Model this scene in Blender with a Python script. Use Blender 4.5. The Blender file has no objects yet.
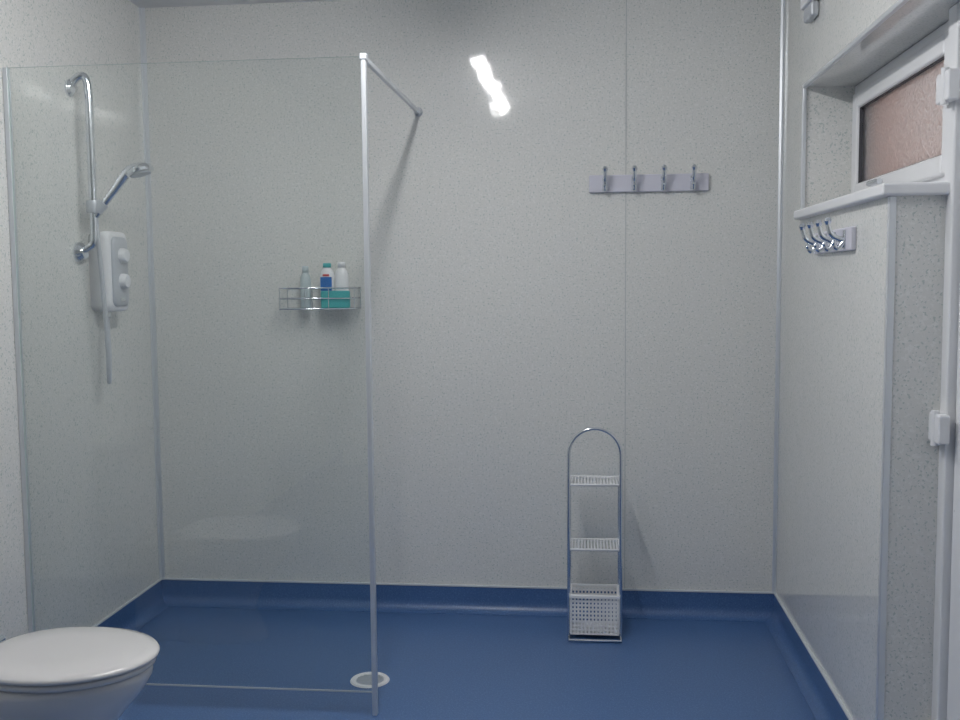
import bpy, bmesh, math
from mathutils import Vector, Matrix
S=bpy.context.scene
S.view_settings.view_transform='Standard'
S.view_settings.look='None'
XL,XR,D,H=-1.810,0.762,4.057,2.494
YB=-1.2
# ---------------------------------------------------------------- materials
def pm(name,col,rough=.5,metal=0,**k):
    m=bpy.data.materials.new(name); m.use_nodes=True
    b=m.node_tree.nodes['Principled BSDF']
    b.inputs['Base Color'].default_value=(*col,1)
    b.inputs['Roughness'].default_value=rough
    b.inputs['Metallic'].default_value=metal
    for kk,v in k.items(): b.inputs[kk.replace('_',' ')].default_value=v
    return m
def noise_rough(m,scale=30,amt=.08,bump=0.0):
    nt=m.node_tree; b=nt.nodes['Principled BSDF']
    tc=nt.nodes.new('ShaderNodeTexCoord'); n=nt.nodes.new('ShaderNodeTexNoise'); n.inputs['Scale'].default_value=scale
    nt.links.new(tc.outputs['Object'],n.inputs['Vector'])
    mr=nt.nodes.new('ShaderNodeMapRange'); r=b.inputs['Roughness'].default_value
    mr.inputs['To Min'].default_value=max(0,r-amt); mr.inputs['To Max'].default_value=r+amt
    nt.links.new(n.outputs['Fac'],mr.inputs['Value']); nt.links.new(mr.outputs['Result'],b.inputs['Roughness'])
    if bump:
        bp=nt.nodes.new('ShaderNodeBump'); bp.inputs['Strength'].default_value=bump; bp.inputs['Distance'].default_value=.002
        nt.links.new(n.outputs['Fac'],bp.inputs['Height']); nt.links.new(bp.outputs['Normal'],b.inputs['Normal'])
    return m
def speckle(name,base,fl1,fl2,s1,s2,t1,t2,rough,coat=0,coatr=.05,bump=.0,cior=1.5):
    m=pm(name,base,rough); nt=m.node_tree; b=nt.nodes['Principled BSDF']
    L=nt.links.new
    tc=nt.nodes.new('ShaderNodeTexCoord')
    def layer(prev,scale,thr,col,soft):
        n=nt.nodes.new('ShaderNodeTexNoise'); n.inputs['Scale'].default_value=scale; n.inputs['Detail'].default_value=2
        L(tc.outputs['Object'],n.inputs['Vector'])
        r=nt.nodes.new('ShaderNodeMapRange'); r.inputs['From Min'].default_value=thr; r.inputs['From Max'].default_value=thr+soft
        L(n.outputs['Fac'],r.inputs['Value'])
        mx=nt.nodes.new('ShaderNodeMix'); mx.data_type='RGBA'
        L(r.outputs['Result'],mx.inputs['Factor'])
        if prev is None: mx.inputs['A'].default_value=(*base,1)
        else: L(prev,mx.inputs['A'])
        mx.inputs['B'].default_value=(*col,1)
        return mx.outputs['Result']
    o=layer(None,s1,t1,fl1,.06); o=layer(o,s2,t2,fl2,.05)
    L(o,b.inputs['Base Color'])
    b.inputs['Coat Weight'].default_value=coat; b.inputs['Coat Roughness'].default_value=coatr; b.inputs['Coat IOR'].default_value=cior
    if bump:
        n=nt.nodes.new('ShaderNodeTexNoise'); n.inputs['Scale'].default_value=9; n.inputs['Detail'].default_value=3
        L(tc.outputs['Object'],n.inputs['Vector'])
        bp=nt.nodes.new('ShaderNodeBump'); bp.inputs['Strength'].default_value=bump; bp.inputs['Distance'].default_value=.01
        L(n.outputs['Fac'],bp.inputs['Height']); L(bp.outputs['Normal'],b.inputs['Coat Normal'])
    return m
M_wall=speckle('speckled_wall_panel',(.735,.740,.715),(.80,.805,.785),(.50,.56,.54),120,140,.56,.60,.55,.95,.06,.07,1.55)
M_floor=speckle('blue_safety_vinyl',(.060,.138,.315),(.085,.175,.38),(.038,.09,.23),160,260,.55,.6,.42,.25,.25)
M_ceil=noise_rough(pm('ceiling_paint',(.84,.84,.84),.8),20,.05,.1)
M_alu=pm('brushed_aluminium',(.74,.77,.80),.38,.6)
M_chrome=noise_rough(pm('chrome',(.78,.81,.85),.16,1),40,.04)
M_upvc=noise_rough(pm('white_upvc',(.82,.83,.85),.3),25,.05)
M_plastic=noise_rough(pm('white_plastic',(.82,.83,.85),.35),25,.05)
M_grey=noise_rough(pm('silver_grey_plastic',(.55,.58,.62),.35,.2),30,.05)
M_dark=noise_rough(pm('dark_rubber',(.05,.05,.06),.6),30,.05)
M_ceramic=noise_rough(pm('white_ceramic',(.72,.71,.71),.12,0,Coat_Weight=.5,Coat_Roughness=.04),10,.03)
M_rail=noise_rough(pm('mauve_painted_wood',(.66,.66,.74),.45),30,.06)
M_teal=noise_rough(pm('teal_gel_plastic',(.08,.44,.45),.3),30,.05)
M_blue=noise_rough(pm('blue_label',(.03,.16,.46),.35),30,.05)
M_red=noise_rough(pm('red_label',(.5,.04,.05),.4),30,.05)
M_clearp=noise_rough(pm('frosted_plastic',(.70,.80,.82),.35,0,Transmission_Weight=.3),30,.05)
M_joint=noise_rough(pm('joint_sealant',(.50,.53,.53),.5),200,.1)
M_seal=noise_rough(pm('light_sealant',(.60,.64,.68),.4),50,.1)
# clear glass : fresnel mix of transparent + glossy (same on both faces)
def clearglass():
    m=bpy.data.materials.new('clear_glass'); m.use_nodes=True; nt=m.node_tree; nt.nodes.clear(); L=nt.links.new
    o=nt.nodes.new('ShaderNodeOutputMaterial'); mx=nt.nodes.new('ShaderNodeMixShader')
    fr=nt.nodes.new('ShaderNodeFresnel'); ge=nt.nodes.new('ShaderNodeNewGeometry')
    mr=nt.nodes.new('ShaderNodeMapRange'); mr.inputs['To Min'].default_value=1.55; mr.inputs['To Max'].default_value=1/1.55
    L(ge.outputs['Backfacing'],mr.inputs['Value']); L(mr.outputs['Result'],fr.inputs['IOR'])
    t=nt.nodes.new('ShaderNodeBsdfTransparent'); t.inputs['Color'].default_value=(.985,.997,.99,1)
    g=nt.nodes.new('ShaderNodeBsdfGlossy'); g.inputs['Roughness'].default_value=.015
    L(fr.outputs[0],mx.inputs[0]); L(t.outputs[0],mx.inputs[1]); L(g.outputs[0],mx.inputs[2]); L(mx.outputs[0],o.inputs[0])
    return m
M_glass=clearglass()
M_edge=pm('glass_edge',(.66,.78,.75),.2)
def frosted():
    m=pm('frosted_window_glass',(.95,.95,.95),.34,0,Transmission_Weight=1.0)
    nt=m.node_tree; b=nt.nodes['Principled BSDF']; tc=nt.nodes.new('ShaderNodeTexCoord')
    v=nt.nodes.new('ShaderNodeTexVoronoi'); v.inputs['Scale'].default_value=90
    bp=nt.nodes.new('ShaderNodeBump'); bp.inputs['Strength'].default_value=.6; bp.inputs['Distance'].default_value=.004
    nt.links.new(tc.outputs['Object'],v.inputs['Vector']); nt.links.new(v.outputs['Distance'],bp.inputs['Height']); nt.links.new(bp.outputs['Normal'],b.inputs['Normal'])
    return m
M_frost=frosted()
def brick():
    m=pm('red_brick',(.5,.2,.12),.85); nt=m.node_tree; b=nt.nodes['Principled BSDF']; tc=nt.nodes.new('ShaderNodeTexCoord')
    mp=nt.nodes.new('ShaderNodeMapping'); mp.inputs['Rotation'].default_value=(math.pi/2,0,0)
    br=nt.nodes.new('ShaderNodeTexBrick'); br.inputs['Scale'].default_value=4.5
    br.inputs['Color1'].default_value=(.74,.36,.26,1); br.inputs['Color2'].default_value=(.64,.30,.22,1); br.inputs['Mortar'].default_value=(.6,.5,.45,1)
    nt.links.new(tc.outputs['Object'],mp.inputs['Vector']); nt.links.new(mp.outputs[0],br.inputs['Vector']); nt.links.new(br.outputs['Color'],b.inputs['Base Color'])
    return m
M_brick=brick()
M_emit=pm('light_diffuser',(.9,.9,.9),.5); 
_b=M_emit.node_tree.nodes['Principled BSDF']; _b.inputs['Emission Color'].default_value=(1,.99,.985,1); _b.inputs['Emission Strength'].default_value=64
# ---------------------------------------------------------------- geometry helpers
def finish(name,bm,mat,parent=None,smooth=False,bevel=0,seg=2):
    bmesh.ops.recalc_face_normals(bm,faces=bm.faces)
    me=bpy.data.meshes.new(name); bm.to_mesh(me); bm.free()
    ob=bpy.data.objects.new(name,me); S.collection.objects.link(ob)
    for m in (mat if isinstance(mat,(list,tuple)) else [mat]): me.materials.append(m)
    if smooth:
        for p in me.polygons: p.use_smooth=True
    if bevel:
        md=ob.modifiers.new('bevel','BEVEL'); md.width=bevel; md.segments=seg; md.limit_method='ANGLE'
        for p in me.polygons: p.use_smooth=True
        md.harden_normals=True
    if parent: setp(ob,parent)
    return ob
def setp(ob,parent):
    ob.parent=parent; ob.matrix_parent_inverse=Matrix.Translation(-Vector(parent.location))
def empty(name,loc):
    e=bpy.data.objects.new(name,None); e.location=loc; e.empty_display_size=.05; S.collection.objects.link(e); return e
def addbox(bm,x0,x1,y0,y1,z0,z1,mi=0):
    vs=[bm.verts.new((x,y,z)) for x in (x0,x1) for y in (y0,y1) for z in (z0,z1)]
    for f in [(0,1,3,2),(4,6,7,5),(0,4,5,1),(2,3,7,6),(0,2,6,4),(1,5,7,3)]:
        fc=bm.faces.new([vs[i] for i in f]); fc.material_index=mi
def boxes(name,lst,mat,parent=None,bevel=0,seg=2):
    bm=bmesh.new()
    for b in lst: addbox(bm,*b)
    return finish(name,bm,mat,parent,bevel=bevel,seg=seg)
def loft(name,rings,mat,parent=None,cap=True,sub=0):
    bm=bmesh.new(); R=[[bm.verts.new(p) for p in r] for r in rings]
    n=len(rings[0])
    for a,b in zip(R[:-1],R[1:]):
        for i in range(n): bm.faces.new((a[i],a[(i+1)%n],b[(i+1)%n],b[i]))
    if cap: bm.faces.new(R[0]); bm.faces.new(R[-1])
    ob=finish(name,bm,mat,parent,smooth=True)
    if sub:
        md=ob.modifiers.new('s','SUBSURF'); md.levels=sub; md.render_levels=sub
    return ob
def lathe(name,prof,mat,loc,axis=(0,0,1),parent=None,n=40):
    ax=Vector(axis).normalized(); q=Vector((0,0,1)).rotation_difference(ax).to_matrix()
    rings=[[Vector(loc)+q@Vector((r*math.cos(2*math.pi*i/n),r*math.sin(2*math.pi*i/n),z)) for i in range(n)] for r,z in prof]
    ob=loft(name,rings,mat,parent)
    ob.data.set_sharp_from_angle(angle=math.radians(35))
    return ob
def tubes(name,paths,r,mat,parent=None,smooth=True,cyc=None,res=6):
    cu=bpy.data.curves.new(name,'CURVE'); cu.dimensions='3D'; cu.bevel_depth=r; cu.bevel_resolution=3; cu.use_fill_caps=True; cu.resolution_u=res
    for k,p in enumerate(paths):
        sp=cu.splines.new('NURBS' if smooth else 'POLY'); sp.points.add(len(p)-1)
        for i,c in enumerate(p): sp.points[i].co=(*c[:3],1); 
        for i,c in enumerate(p):
            if len(c)>3: sp.points[i].radius=c[3]
        if smooth: sp.order_u=3; sp.use_endpoint_u=True
        if cyc and cyc[k]: sp.use_cyclic_u=True; sp.use_endpoint_u=False
    ob=bpy.data.objects.new(name,cu); S.collection.objects.link(ob)
    dg=bpy.context.evaluated_depsgraph_get(); me=bpy.data.meshes.new_from_object(ob.evaluated_get(dg))
    bpy.data.objects.remove(ob); o2=bpy.data.objects.new(name,me); S.collection.objects.link(o2)
    me.materials.clear(); me.materials.append(mat)
    for p in me.polygons: p.use_smooth=True
    if parent: setp(o2,parent)
    return o2
# ---------------------------------------------------------------- room shell
XO=1.05
boxes('floor',[(XL-.1,XO,YB-.1,D+.1,-.1,0)],M_floor)
boxes('ceiling',[(XL-.1,XO,YB-.1,D+.1,H,H+.1)],M_ceil)
boxes('wall_back',[(XL-.1,XO,D,D+.1,0,H)],M_wall)
boxes('wall_left',[(XL-.1,XL,YB,D,0,H)],M_wall)
boxes('wall_front',[(XL-.1,XO,YB-.1,YB,0,H)],M_wall)
ZS,ZT,YE,YF=1.575,2.035,2.637,3.69
XG=.93
boxes('wall_right',[(XR,XO,YE,D,0,ZS),(XR,XO,YF,D,ZS,ZT),(XR,XO,YB,D,ZT,H),(XR,XO,YB,1.70,0,ZT)],M_wall)
boxes('wall_exterior',[(XO,1.20,3.62,5.0,0,2.8),(XO,1.08,1.0,3.62,2.05,2.8),(3.0,3.1,3,14,0,2.6)],M_brick)
# coved skirting
def cove(name,p0,p1,nrm,ends=(0,0)):
    prof=[(0,0.104),(.006,.104),(.006,.045)]
    for k in range(1,8):
        a=k/8*math.pi/2; prof.append((.006+.04*(1-math.cos(a)),.045-.0425*math.sin(a)))
    prof+= [(.048,.002),(.048,0),(0,0)]
    n=Vector(nrm)
    rings=[]
    for P in (p0,p1):
        rings.append([Vector(P)+n*a+Vector((0,0,b)) for a,b in prof])
    bm=bmesh.new(); R=[[bm.verts.new(p) for p in r] for r in rings]; m=len(prof)
    for i in range(m): bm.faces.new((R[0][i],R[0][(i+1)%m],R[1][(i+1)%m],R[1][i]))
    bm.faces.new(R[0]); bm.faces.new(R[1])
    ob=finish(name,bm,M_floor,smooth=True); ob.data.set_sharp_from_angle(angle=math.radians(30)); return ob
cove('baseboard_back',(XL,D,0),(XR,D,0),(0,-1,0))
cove('baseboard_left',(XL,YB,0),(XL,D,0),(1,0,0))
cove('baseboard_right',(XR,YE-.006,0),(XR,D,0),(-1,0,0))
cove('baseboard_end',(XR-.006,YE,0),(.9,YE,0),(0,-1,0))
cove('baseboard_near',(XR,YB,0),(XR,1.7,0),(-1,0,0))
# capping strips
boxes('trim_1',[(XL,XR,D-.009,D,.104,.110)],M_seal)
boxes('trim_2',[(XL,XL+.009,YB,D,.104,.110)],M_seal)
boxes('trim_3',[(XR-.009,XR,YE,D,.104,.110)],M_seal)
# aluminium corner trims
def corner(name,x,y,z0,z1,sx,sy,w=.016,mat=M_alu):
    bm=bmesh.new(); pr=[(0,0),(w,0),(w,.003),(.006,.006),(.003,w),(0,w)]
    a=[bm.verts.new((x+sx*p,y+sy*q,z0)) for p,q in pr]; b=[bm.verts.new((x+sx*p,y+sy*q,z1)) for p,q in pr]
    for i in range(6): bm.faces.new((a[i],a[(i+1)%6],b[(i+1)%6],b[i]))
    bm.faces.new(a); bm.faces.new(b); return finish(name,bm,mat)
corner('trim_4',XL,D,.11,H,1,-1,.018)
corner('trim_5',XR,D,.11,H,-1,-1,.014)
boxes('trim_6',[(XR-.004,XR+.014,YE-.004,YE+.014,.104,ZS)],M_alu,bevel=.003)
boxes('trim_7',[(XR-.004,XR+.010,YF-.010,YF+.004,ZS,ZT)],M_alu,bevel=.003)
boxes('trim_8',[(XR-.004,XR+.010,1.70,YF+.004,ZT-.004,ZT+.010)],M_alu,bevel=.003)
boxes('trim_9',[(.159,.162,D-.002,D,.11,H)],M_joint)
# ---------------------------------------------------------------- window
w=empty('window_1',(XG+.03,3.2,1.8))
y0,y1,z0,z1=2.66,YF,ZS+.02,ZT
def frame(name,x0,x1,y0,y1,z0,z1,t,mat,par,bev=.006,tb=None,tt=None):
    tb=tb or t; tt=tt or t
    return boxes(name,[(x0,x1,y0,y0+t,z0,z1),(x0,x1,y1-t,y1,z0,z1),(x0,x1,y0+t,y1-t,z0,z0+tb),(x0,x1,y0+t,y1-t,z1-tt,z1)],mat,par,bevel=bev)
frame('outer_frame',XG+.005,XG+.075,y0,y1,z0,z1,.045,M_upvc,w)
frame('sash',XG-.012,XG+.05,y0+.04,y1-.04,z0+.04,z1-.035,.055,M_upvc,w,.008)
frame('gasket',XG+.0,XG+.04,y0+.093,y1-.093,z0+.093,z1-.088,.004,M_dark,w,0)
boxes('pane',[(XG+.012,XG+.02,y0+.094,y1-.094,z0+.094,z1-.089)],M_frost,w)
boxes('handle_base',[(XG-.024,XG-.012,3.26,3.34,z0+.055,z0+.08)],M_upvc,w,bevel=.004)
tubes('handle_lever',[[(XG-.02,3.30,z0+.068),(XG-.045,3.30,z0+.068),(XG-.05,3.27,z0+.066),(XG-.045,3.18,z0+.066)]],.009,M_chrome,w)
# sill board
sl=boxes('window_sill',[(XR-.028,XG+.06,YE-.025,YF-.0,ZS,ZS+.032)],M_upvc,bevel=.008,seg=3)
# ---------------------------------------------------------------- door
d=empty('door_1',(XG,2.15,1))
frame('door_frame',.895,.975,1.70,2.66,0,ZT,.065,M_upvc,d,.006)
boxes('leaf',[(.915,.965,1.77,2.59,.012,1.965)],M_upvc,d,bevel=.006)
boxes('leaf_panel_upper',[(.905,.916,1.90,2.46,1.05,1.82)],M_upvc,d,bevel=.01)
boxes('leaf_panel_lower',[(.905,.916,1.90,2.46,.16,.86)],M_upvc,d,bevel=.01)
for i,z in enumerate((.18,.995,1.835)):
    boxes(f'hinge_{i+1}',[(.868,.897,2.565,2.655,z-.037,z+.037)],M_upvc,d,bevel=.006)
    lathe(f'hinge_pin_{i+1}',[(.0,-.044),(.010,-.044),(.010,.044),(0,.044)],M_upvc,(.872,2.60,z),(0,0,1),d,16)
boxes('handle_plate',[(.898,.916,1.80,1.83,.92,1.14)],M_chrome,d,bevel=.004)
tubes('door_handle',[[(.90,1.815,1.05),(.86,1.815,1.05),(.85,1.84,1.05),(.855,1.93,1.05)]],.009,M_chrome,d)
# ---------------------------------------------------------------- ceiling light
cl=empty('ceiling_light',(-.525,2.32,H))
boxes('housing',[(-.565,-.485,1.54,3.11,H-.03,H)],M_plastic,cl,bevel=.004)
rings=[]
for y in (1.56,1.565,3.085,3.09):
    k=.6 if y in (1.56,3.09) else 1
    rings.append([(-.525+.034*k*math.cos(a),y,H-.029-.034*k*math.sin(a)) for a in [i*math.pi/12 for i in range(13)]])
loft('diffuser',rings,M_emit,cl)
# ---------------------------------------------------------------- shower screen
XP,DG,HG,ZG=-.665,3.039,2.048,.076
s=empty('shower_screen',(XP,DG,0))
bm=bmesh.new(); addbox(bm,XL+.012,XP,DG-.004,DG+.004,ZG,HG)
g=finish('glass_panel',bm,[M_glass,M_edge],s)
for p in g.data.polygons:
    if abs(p.normal.y)<.5 and p.normal.z>-.5: p.material_index=1
boxes('bottom_seal',[(XL+.05,XP-.006,DG-.003,DG+.003,ZG-.004,ZG)],M_grey,s)
boxes('wall_channel',[(XL+.001,XL+.016,DG-.010,DG-.004,.11,HG),(XL+.001,XL+.016,DG+.004,DG+.010,.11,HG),(XL+.001,XL+.010,DG-.004,DG+.004,.11,HG)],M_alu,s,bevel=.002)
boxes('end_post',[(XP-.006,XP+.010,DG-.011,DG+.011,0,HG+.004)],M_alu,s,bevel=.003)
boxes('top_clamp',[(XP-.010,XP+.013,DG-.013,DG+.02,HG-.012,HG+.008)],M_alu,s,bevel=.004)
boxes('support_bar',[(XP-.006,XP+.008,DG,D-.01,HG-.012,HG+.004)],M_alu,s,bevel=.002)
lathe('wall_flange',[(0,0),(.018,0),(.018,.008),(.013,.020),(0,.020)],M_grey,(XP,D,HG-.002),(0,-1,0),s,24)
# ---------------------------------------------------------------- drain
dr=empty('floor_drain',(-.738,3.305,0))
lathe('ring',[(.048,.001),(.050,.005),(.064,.006),(.068,.001),(.066,0),(.048,0)],M_upvc,(-.738,3.305,0),(0,0,1),dr)
lathe('sump',[(0,.0005),(.05,.0005),(.05,.0018),(0,.0018)],M_grey,(-.738,3.305,0),(0,0,1),dr)
boxes('grate',[(-.738-math.sqrt(.046**2-k*k),-.738+math.sqrt(.046**2-k*k),3.305+k-.0025,3.305+k+.0025,.0018,.0045) for k in (-.036,-.024,-.012,0,.012,.024,.036)],M_chrome,dr)
# ---------------------------------------------------------------- electric shower with riser rail
e=empty('electric_shower',(XL,3.56,1.41))
def rrect(cy,cz,hy,hz,r,x,n=6):
    pts=[]
    for sx,sz,a0 in ((1,1,0),(-1,1,90),(-1,-1,180),(1,-1,270)):
        for i in range(n+1):
            a=math.radians(a0+90*i/n); pts.append((x,cy+sx*(hy-r)+r*math.cos(a),cz+sz*(hz-r)+r*math.sin(a)))
    return pts
cy,cz=3.618,1.415
def sec(x,hy,hz,r): return rrect(cy,cz,hy,hz,r,XL+x)
loft('case',[sec(0,.080,.142,.02),sec(.055,.083,.150,.03),sec(.070,.080,.147,.032),sec(.076,.070,.138,.03)],M_plastic,e)
loft('front_panel',[sec(.074,.062,.130,.028),sec(.082,.060,.128,.028),sec(.086,.052,.120,.025)],M_grey,e)
for i,(yy,zz,rr) in enumerate(((cy,1.475,.028),(cy,1.38,.028))):
    lathe(f'dial_{i+1}',[(0,0),(rr,0),(rr,.01),(rr*.8,.024),(0,.026)],M_plastic,(XL+.085,yy,zz),(1,0,0),e,28)
boxes('logo_plate',[(XL+.085,XL+.088,cy-.022,cy+.022,1.305,1.318)],M_chrome,e)
boxes('hose_outlet',[(XL+.03,XL+.052,cy-.052,cy-.030,1.245,1.27)],M_chrome,e,bevel=.004)
r_=e
rx,ry=XL+.062,3.462
tubes('rail',[[(XL+.002,ry-.02,2.065),(XL+.02,ry-.012,2.095),(rx-.01,ry-.004,2.11),(rx,ry,2.06),(rx,ry,1.98),(rx,ry,1.8),(rx,ry,1.56),(rx,ry,1.53),(rx-.012,ry,1.50),(XL+.01,ry-.01,1.487)]],.0135,M_chrome,r_)
lathe('top_flange',[(0,0),(.03,0),(.03,.006),(.02,.014),(0,.014)],M_chrome,(XL,ry-.02,2.06),(1,0,0),r_,28)
lathe('bottom_flange',[(0,0),(.036,0),(.036,.012),(.024,.03),(0,.03)],M_chrome,(XL,ry-.005,1.485),(1,0,0),r_,28)
lathe('slider_clamp',[(0,-.022),(.022,-.022),(.024,-.015),(.024,.015),(.022,.022),(0,.022)],M_grey,(rx,ry,1.645),(0,0,1),r_,28)
lathe('clamp_cone',[(.012,-.02),(.018,-.018),(.020,.02),(.012,.022)],M_grey,(rx+.025,ry+.004,1.643),(.6,.1,.75),r_,24)
hx,hy_,hz=-1.578,3.475,1.775
tubes('handset_handle',[[(rx+.008,ry,1.610,.75),(rx+.03,ry+.004,1.645,.85),(rx+.07,ry+.010,1.695,1.0),(rx+.105,ry+.013,1.74,1.1),(hx-.03,hy_,hz+.008,1.2),(hx,hy_,hz+.006,1.3)]],.0145,M_chrome,r_)
lathe('shower_head',[(0,.020),(.022,.019),(.042,.010),(.050,-.002),(.049,-.013),(.042,-.017),(0,-.017)],M_chrome,(hx,hy_,hz),(-.28,0,1),r_,32)
lathe('spray_plate',[(0,-.021),(.037,-.020),(.039,-.0165),(0,-.0165)],M_grey,(hx,hy_,hz),(-.28,0,1),r_,32)
tubes('hose',[[(rx+.008,ry,1.615),(rx+.01,ry+.002,1.56),(rx+.012,ry+.015,1.45),(rx+.015,ry+.025,1.30),(rx+.018,ry+.035,1.15),(rx+.012,ry+.045,1.04),(rx+.005,ry+.06,1.0),(rx+.0,ry+.075,1.04),(rx-.005,ry+.09,1.12),(rx-.015,ry+.105,1.2),(XL+.041,cy-.041,1.25)]],.0085,M_grey,r_,res=10)
# ---------------------------------------------------------------- wire soap shelf + toiletries
b=empty('wire_shower_basket',(-1.08,D,1.26))
bx0,bx1,by0,by1,bz0,bz1=-1.222,-.915,D-.115,D-.004,1.262,1.345
loops=[]
for z in (bz0,bz1,(bz0+bz1)/2): loops.append([(bx0,by0,z),(bx1,by0,z),(bx1,by1,z),(bx0,by1,z),(bx0,by0,z)])
tubes('rims',loops,.003,M_chrome,b,smooth=False)
ups=[]
for x in (bx0,bx0+.105,bx1-.105,bx1): ups+= [[(x,by0,bz0),(x,by0,bz1)],[(x,by1,bz0),(x,by1,bz1)]]
for k in range(1,14):
    x=bx0+(bx1-bx0)*k/14; ups.append([(x,by0,bz0),(x,by1,bz0)])
tubes('wires',ups,.0018,M_chrome,b,smooth=False)
zb=bz0+.002
def bottle(name,x,y,body,h,mat,capmat,caph,rx_,ry_):
    p=empty(name,(x,y,zb)); n=24
    def el(z,k): return [(x+rx_*k*math.cos(2*math.pi*i/n),y+ry_*k*math.sin(2*math.pi*i/n),zb+z) for i in range(n)]
    loft('body',[el(0,.9),el(.006,1),el(h*.78,1),el(h*.9,.85),el(h*.97,.55),el(h,.5)],mat,p)
    loft('cap',[el(h-.002,.6),el(h+caph*.9,.56),el(h+caph,.45)],capmat,p)
    return p
bottle('shampoo_bottle',-1.128,D-.06,None,.145,M_clearp,M_clearp,.025,.022,.016)
c=bottle('cleaner_bottle',-1.035,D-.072,None,.165,M_plastic,M_teal,.016,.029,.02)
boxes('label',[(-1.058,-1.012,D-.0935,D-.088,zb+.070,zb+.125)],M_blue,c,bevel=.001)
boxes('label_band',[(-1.048,-1.022,D-.0945,D-.088,zb+.128,zb+.136)],M_red,c,bevel=.001)
bottle('conditioner_bottle',-.980,D-.055,None,.165,M_plastic,M_plastic,.02,.028,.02)
boxes('sponge_pack',[(-1.055,-.935,D-.11,D-.096,zb,zb+.07)],M_teal,bevel=.006)
# ---------------------------------------------------------------- coat hook rails
def hookrail(name,origin,u,n,length,height,count,inset,mat):
    o=Vector(origin);u=Vector(u);n=Vector(n);Z=Vector((0,0,1))
    p=empty(name,o)
    bm=bmesh.new(); T=Matrix((( u.x,n.x,0,o.x),(u.y,n.y,0,o.y),(0,0,1,o.z),(0,0,0,1)))
    addbox(bm,0,length,0,.016,0,height); bmesh.ops.transform(bm,matrix=T,verts=bm.verts)
    finish('backboard',bm,mat,p,bevel=.004)
    for i in range(count):
        a=inset+(length-2*inset)*i/(count-1)
        def P(nn,z): return tuple(o+u*a+n*nn+Z*z)
        hc=height/2
        bm=bmesh.new(); addbox(bm,a-.010,a+.010,.016,.020,hc-.028,hc+.026); bmesh.ops.transform(bm,matrix=T,verts=bm.verts)
        finish(f'hook_plate_{i+1}',bm,M_chrome,p,bevel=.004)
        tubes(f'hook_{i+1}',[[P(.018,hc-.002)+(1.3,),P(.035,hc+.0)+(1.2,),P(.055,hc+.012)+(1.1,),P(.062,hc+.030)+(1,),P(.066,hc+.050)+(1,)],
              [P(.018,hc-.006)+(1.3,),P(.030,hc-.024)+(1.1,),P(.042,hc-.028)+(1,),P(.047,hc-.012)+(.9,)]],.0074,M_chrome,p)
        lathe(f'knob_{i+1}',[(0,-.011),(.007,-.010),(.012,0),(.007,.010),(0,.011)],M_chrome,P(.066,hc+.052),(0,0,1),p,16)
        lathe(f'tip_{i+1}',[(0,-.008),(.006,-.007),(.009,0),(.006,.007),(0,.008)],M_chrome,P(.047,hc-.011),(0,0,1),p,16)
hookrail('coat_hook_rail',(.016,D,1.712),(1,0,0),(0,-1,0),.466,.068,4,.062,M_rail)
hookrail('coat_hook_rail.001',(XR,2.95,1.448),(0,1,0),(-1,0,0),.466,.068,4,.062,M_rail)
# ---------------------------------------------------------------- caddy tower
t=empty('bathroom_caddy',(.035,3.84,0))
tx0,tx1,ty0,ty1=-.062,.134,3.765,3.915
rr=(tx1-tx0)/2; tc=(tx0+tx1)/2; zt=.712
arch=[(tx0,ty0+.01,.008)]+[(tc-rr*math.cos(a),ty0+.01,zt+rr*math.sin(a)) for a in [math.pi*i/20 for i in range(21)]]+[(tx1,ty0+.01,.008)]
tubes('hoop',[arch],.0065,M_chrome,t,smooth=False)
tubes('base',[[(tx0,ty0-.035,.007),(tx1,ty0-.035,.007),(tx1,ty1,.007),(tx0,ty1,.007),(tx0,ty0-.035,.007)],],.0055,M_chrome,t,smooth=False)
sh=[];wires=[]
for z in (.595,.345,.165):
    sh.append([(tx0+.003,ty0+.012,z),(tx1-.003,ty0+.012,z),(tx1-.003,ty1,z),(tx0+.003,ty1,z),(tx0+.003,ty0+.012,z)])
    if z>.2:
        sh.append([(tx0+.003,ty0+.012,z+.004),(tx0+.003,ty1,z+.004),(tx1-.003,ty1,z+.004),(tx1-.003,ty0+.012,z+.004)])
        for k in range(1,16):
            x=tx0+(tx1-tx0)*k/16; wires.append([(x,ty0+.012,z),(x,ty1,z)])
tubes('shelf_rims',sh,.005,M_plastic,t,smooth=False)
tubes('shelf_wires',wires,.0034,M_plastic,t,smooth=False)
tubes('back_legs',[[(tx0+.004,ty1,.008),(tx0+.004,ty1,.597)],[(tx1-.004,ty1,.008),(tx1-.004,ty1,.597)]],.003,M_chrome,t,smooth=False)
# perforated plastic basket
pb=[]
qx0,qx1,qy0,qy1,qz0,qz1=tx0+.008,tx1-.008,ty0-.005,ty1-.012,.022,.165
nh,nv=13,9
for k in range(nh+1):
    x=qx0+(qx1-qx0)*k/nh
    pb+=[(x-.0035,x+.0035,qy0,qy0+.003,qz0,qz1),(x-.0035,x+.0035,qy1-.003,qy1,qz0,qz1)]
for k in range(10):
    y=qy0+(qy1-qy0)*k/9
    pb+=[(qx0,qx0+.003,y-.003,y+.003,qz0,qz1),(qx1-.003,qx1,y-.003,y+.003,qz0,qz1)]
for k in range(nv+1):
    z=qz0+(qz1-qz0)*k/nv; h_=.0032
    pb+=[(qx0-.003,qx1+.003,qy0-.0004,qy0+.0034,z-h_,z+h_),(qx0-.003,qx1+.003,qy1-.0034,qy1+.0004,z-h_,z+h_),(qx0-.0004,qx0+.0034,qy0,qy1,z-h_,z+h_),(qx1-.0034,qx1+.0004,qy0,qy1,z-h_,z+h_)]
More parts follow.
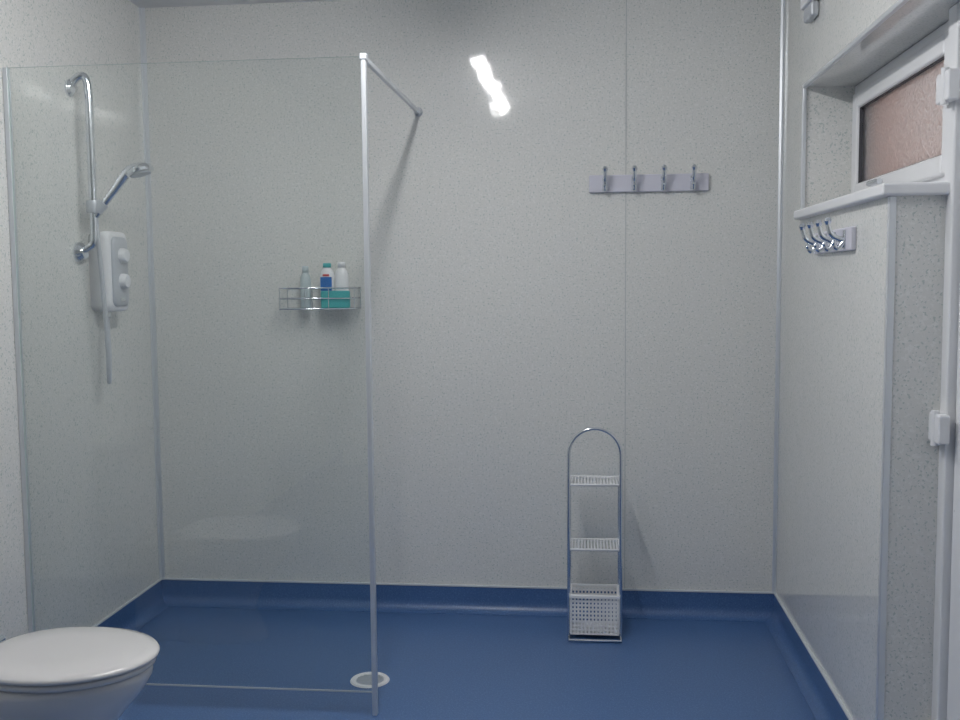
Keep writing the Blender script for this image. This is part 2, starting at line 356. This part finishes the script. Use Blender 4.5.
pb+=[(qx0,qx1,qy0,qy1,qz0-.002,qz0+.002),(qx0-.005,qx1+.005,qy0-.005,qy0+.003,qz1-.004,qz1+.006),(qx0-.005,qx1+.005,qy1-.003,qy1+.005,qz1-.004,qz1+.006),(qx0-.005,qx0+.003,qy0,qy1,qz1-.004,qz1+.006),(qx1-.003,qx1+.005,qy0,qy1,qz1-.004,qz1+.006)]
boxes('plastic_basket',pb,M_plastic,t)
# ---------------------------------------------------------------- toilet
T=empty('toilet',(-1.45,2.385,0)); ty=2.385
def oval(x0,x1,hw,z,n=48,e_=.85,f_=.9):
    cx=x0+(x1-x0)*.47; out=[]
    for i in range(n):
        a=2*math.pi*i/n; ca,sa=math.cos(a),math.sin(a)
        if ca>=0: x=cx+(x1-cx)*abs(ca); y=hw*sa
        else:
            x=cx-(cx-x0)*abs(ca)**e_; y=hw*(abs(sa)**f_)*(1 if sa>0 else -1)
        out.append((x,ty+y,z))
    return out
o=-.02
loft('bowl',[oval(-1.60,-1.20+o,.10,0),oval(-1.60,-1.21+o,.098,.03),oval(-1.60,-1.25+o,.092,.12),oval(-1.60,-1.22+o,.11,.20),oval(-1.60,-1.155+o,.145,.28),oval(-1.60,-1.105+o,.172,.34),oval(-1.60,-1.085+o,.18,.375),oval(-1.60,-1.085+o,.18,.392),oval(-1.595,-1.095+o,.172,.398)],M_ceramic,T)
loft('seat',[oval(-1.535,-1.083+o,.178,.399),oval(-1.54,-1.076+o,.185,.404),oval(-1.54,-1.076+o,.185,.413),oval(-1.535,-1.082+o,.179,.417)],M_ceramic,T)
loft('lid',[oval(-1.54,-1.078+o,.183,.4185),oval(-1.545,-1.068+o,.190,.422),oval(-1.545,-1.068+o,.190,.429),oval(-1.54,-1.073+o,.186,.434),oval(-1.52,-1.10+o,.165,.4395),oval(-1.45,-1.20+o,.09,.442)],M_ceramic,T)
for i,yy in enumerate((-.075,.075)): tubes(f'hinge_{i+1}',[[(-1.56,ty+yy-.025,.425),(-1.56,ty+yy+.025,.425)]],.011,M_chrome,T,smooth=False)
boxes('bowl_back',[(-1.80,-1.575,ty-.11,ty+.11,.26,.395),(-1.72,-1.55,ty-.09,ty+.09,0,.27)],M_ceramic,T,bevel=.02,seg=4)
boxes('cistern',[(-1.806,-1.66,ty-.19,ty+.19,.396,.76)],M_ceramic,T,bevel=.025,seg=4)
boxes('cistern_lid',[(-1.808,-1.65,ty-.2,ty+.2,.761,.79)],M_ceramic,T,bevel=.01,seg=3)
lathe('flush_button',[(0,.79),(.024,.79),(.024,.796),(.02,.799),(0,.799)],M_chrome,(-1.73,ty,0),(0,0,1),T,24)
# ---------------------------------------------------------------- wall fitting (top right)
f=empty('wall_sensor',(XR,3.52,2.34))
boxes('sensor_case',[(XR-.035,XR,3.44,3.60,2.275,2.42)],M_plastic,f,bevel=.008,seg=3)
boxes('sensor_lower_part',[(XR-.028,XR,3.46,3.58,2.225,2.275)],M_grey,f,bevel=.01,seg=3)  # darker grey block directly below the white case
# ---------------------------------------------------------------- world
W=bpy.data.worlds.new('world'); S.world=W; W.use_nodes=True
bg=W.node_tree.nodes['Background']; bg.inputs[0].default_value=(.84,.85,.88,1); bg.inputs[1].default_value=1.4
# ---------------------------------------------------------------- camera
yw,pt,ro=.1045,.0815,.0089
F=Vector((-math.sin(yw)*math.cos(pt),math.cos(yw)*math.cos(pt),-math.sin(pt)))
R=Vector((math.cos(yw),math.sin(yw),0)); U=R.cross(F)
R2=R*math.cos(ro)-U*math.sin(ro); U2=U*math.cos(ro)+R*math.sin(ro)
cd=bpy.data.cameras.new('camera'); cam=bpy.data.objects.new('camera',cd); S.collection.objects.link(cam)
cd.sensor_width=36; cd.lens=36*1005.3/960; cd.clip_start=.05
m=Matrix((( R2.x,U2.x,-F.x,0),(R2.y,U2.y,-F.y,0),(R2.z,U2.z,-F.z,1.38),(0,0,0,1)))
cam.matrix_world=m
S.camera=cam
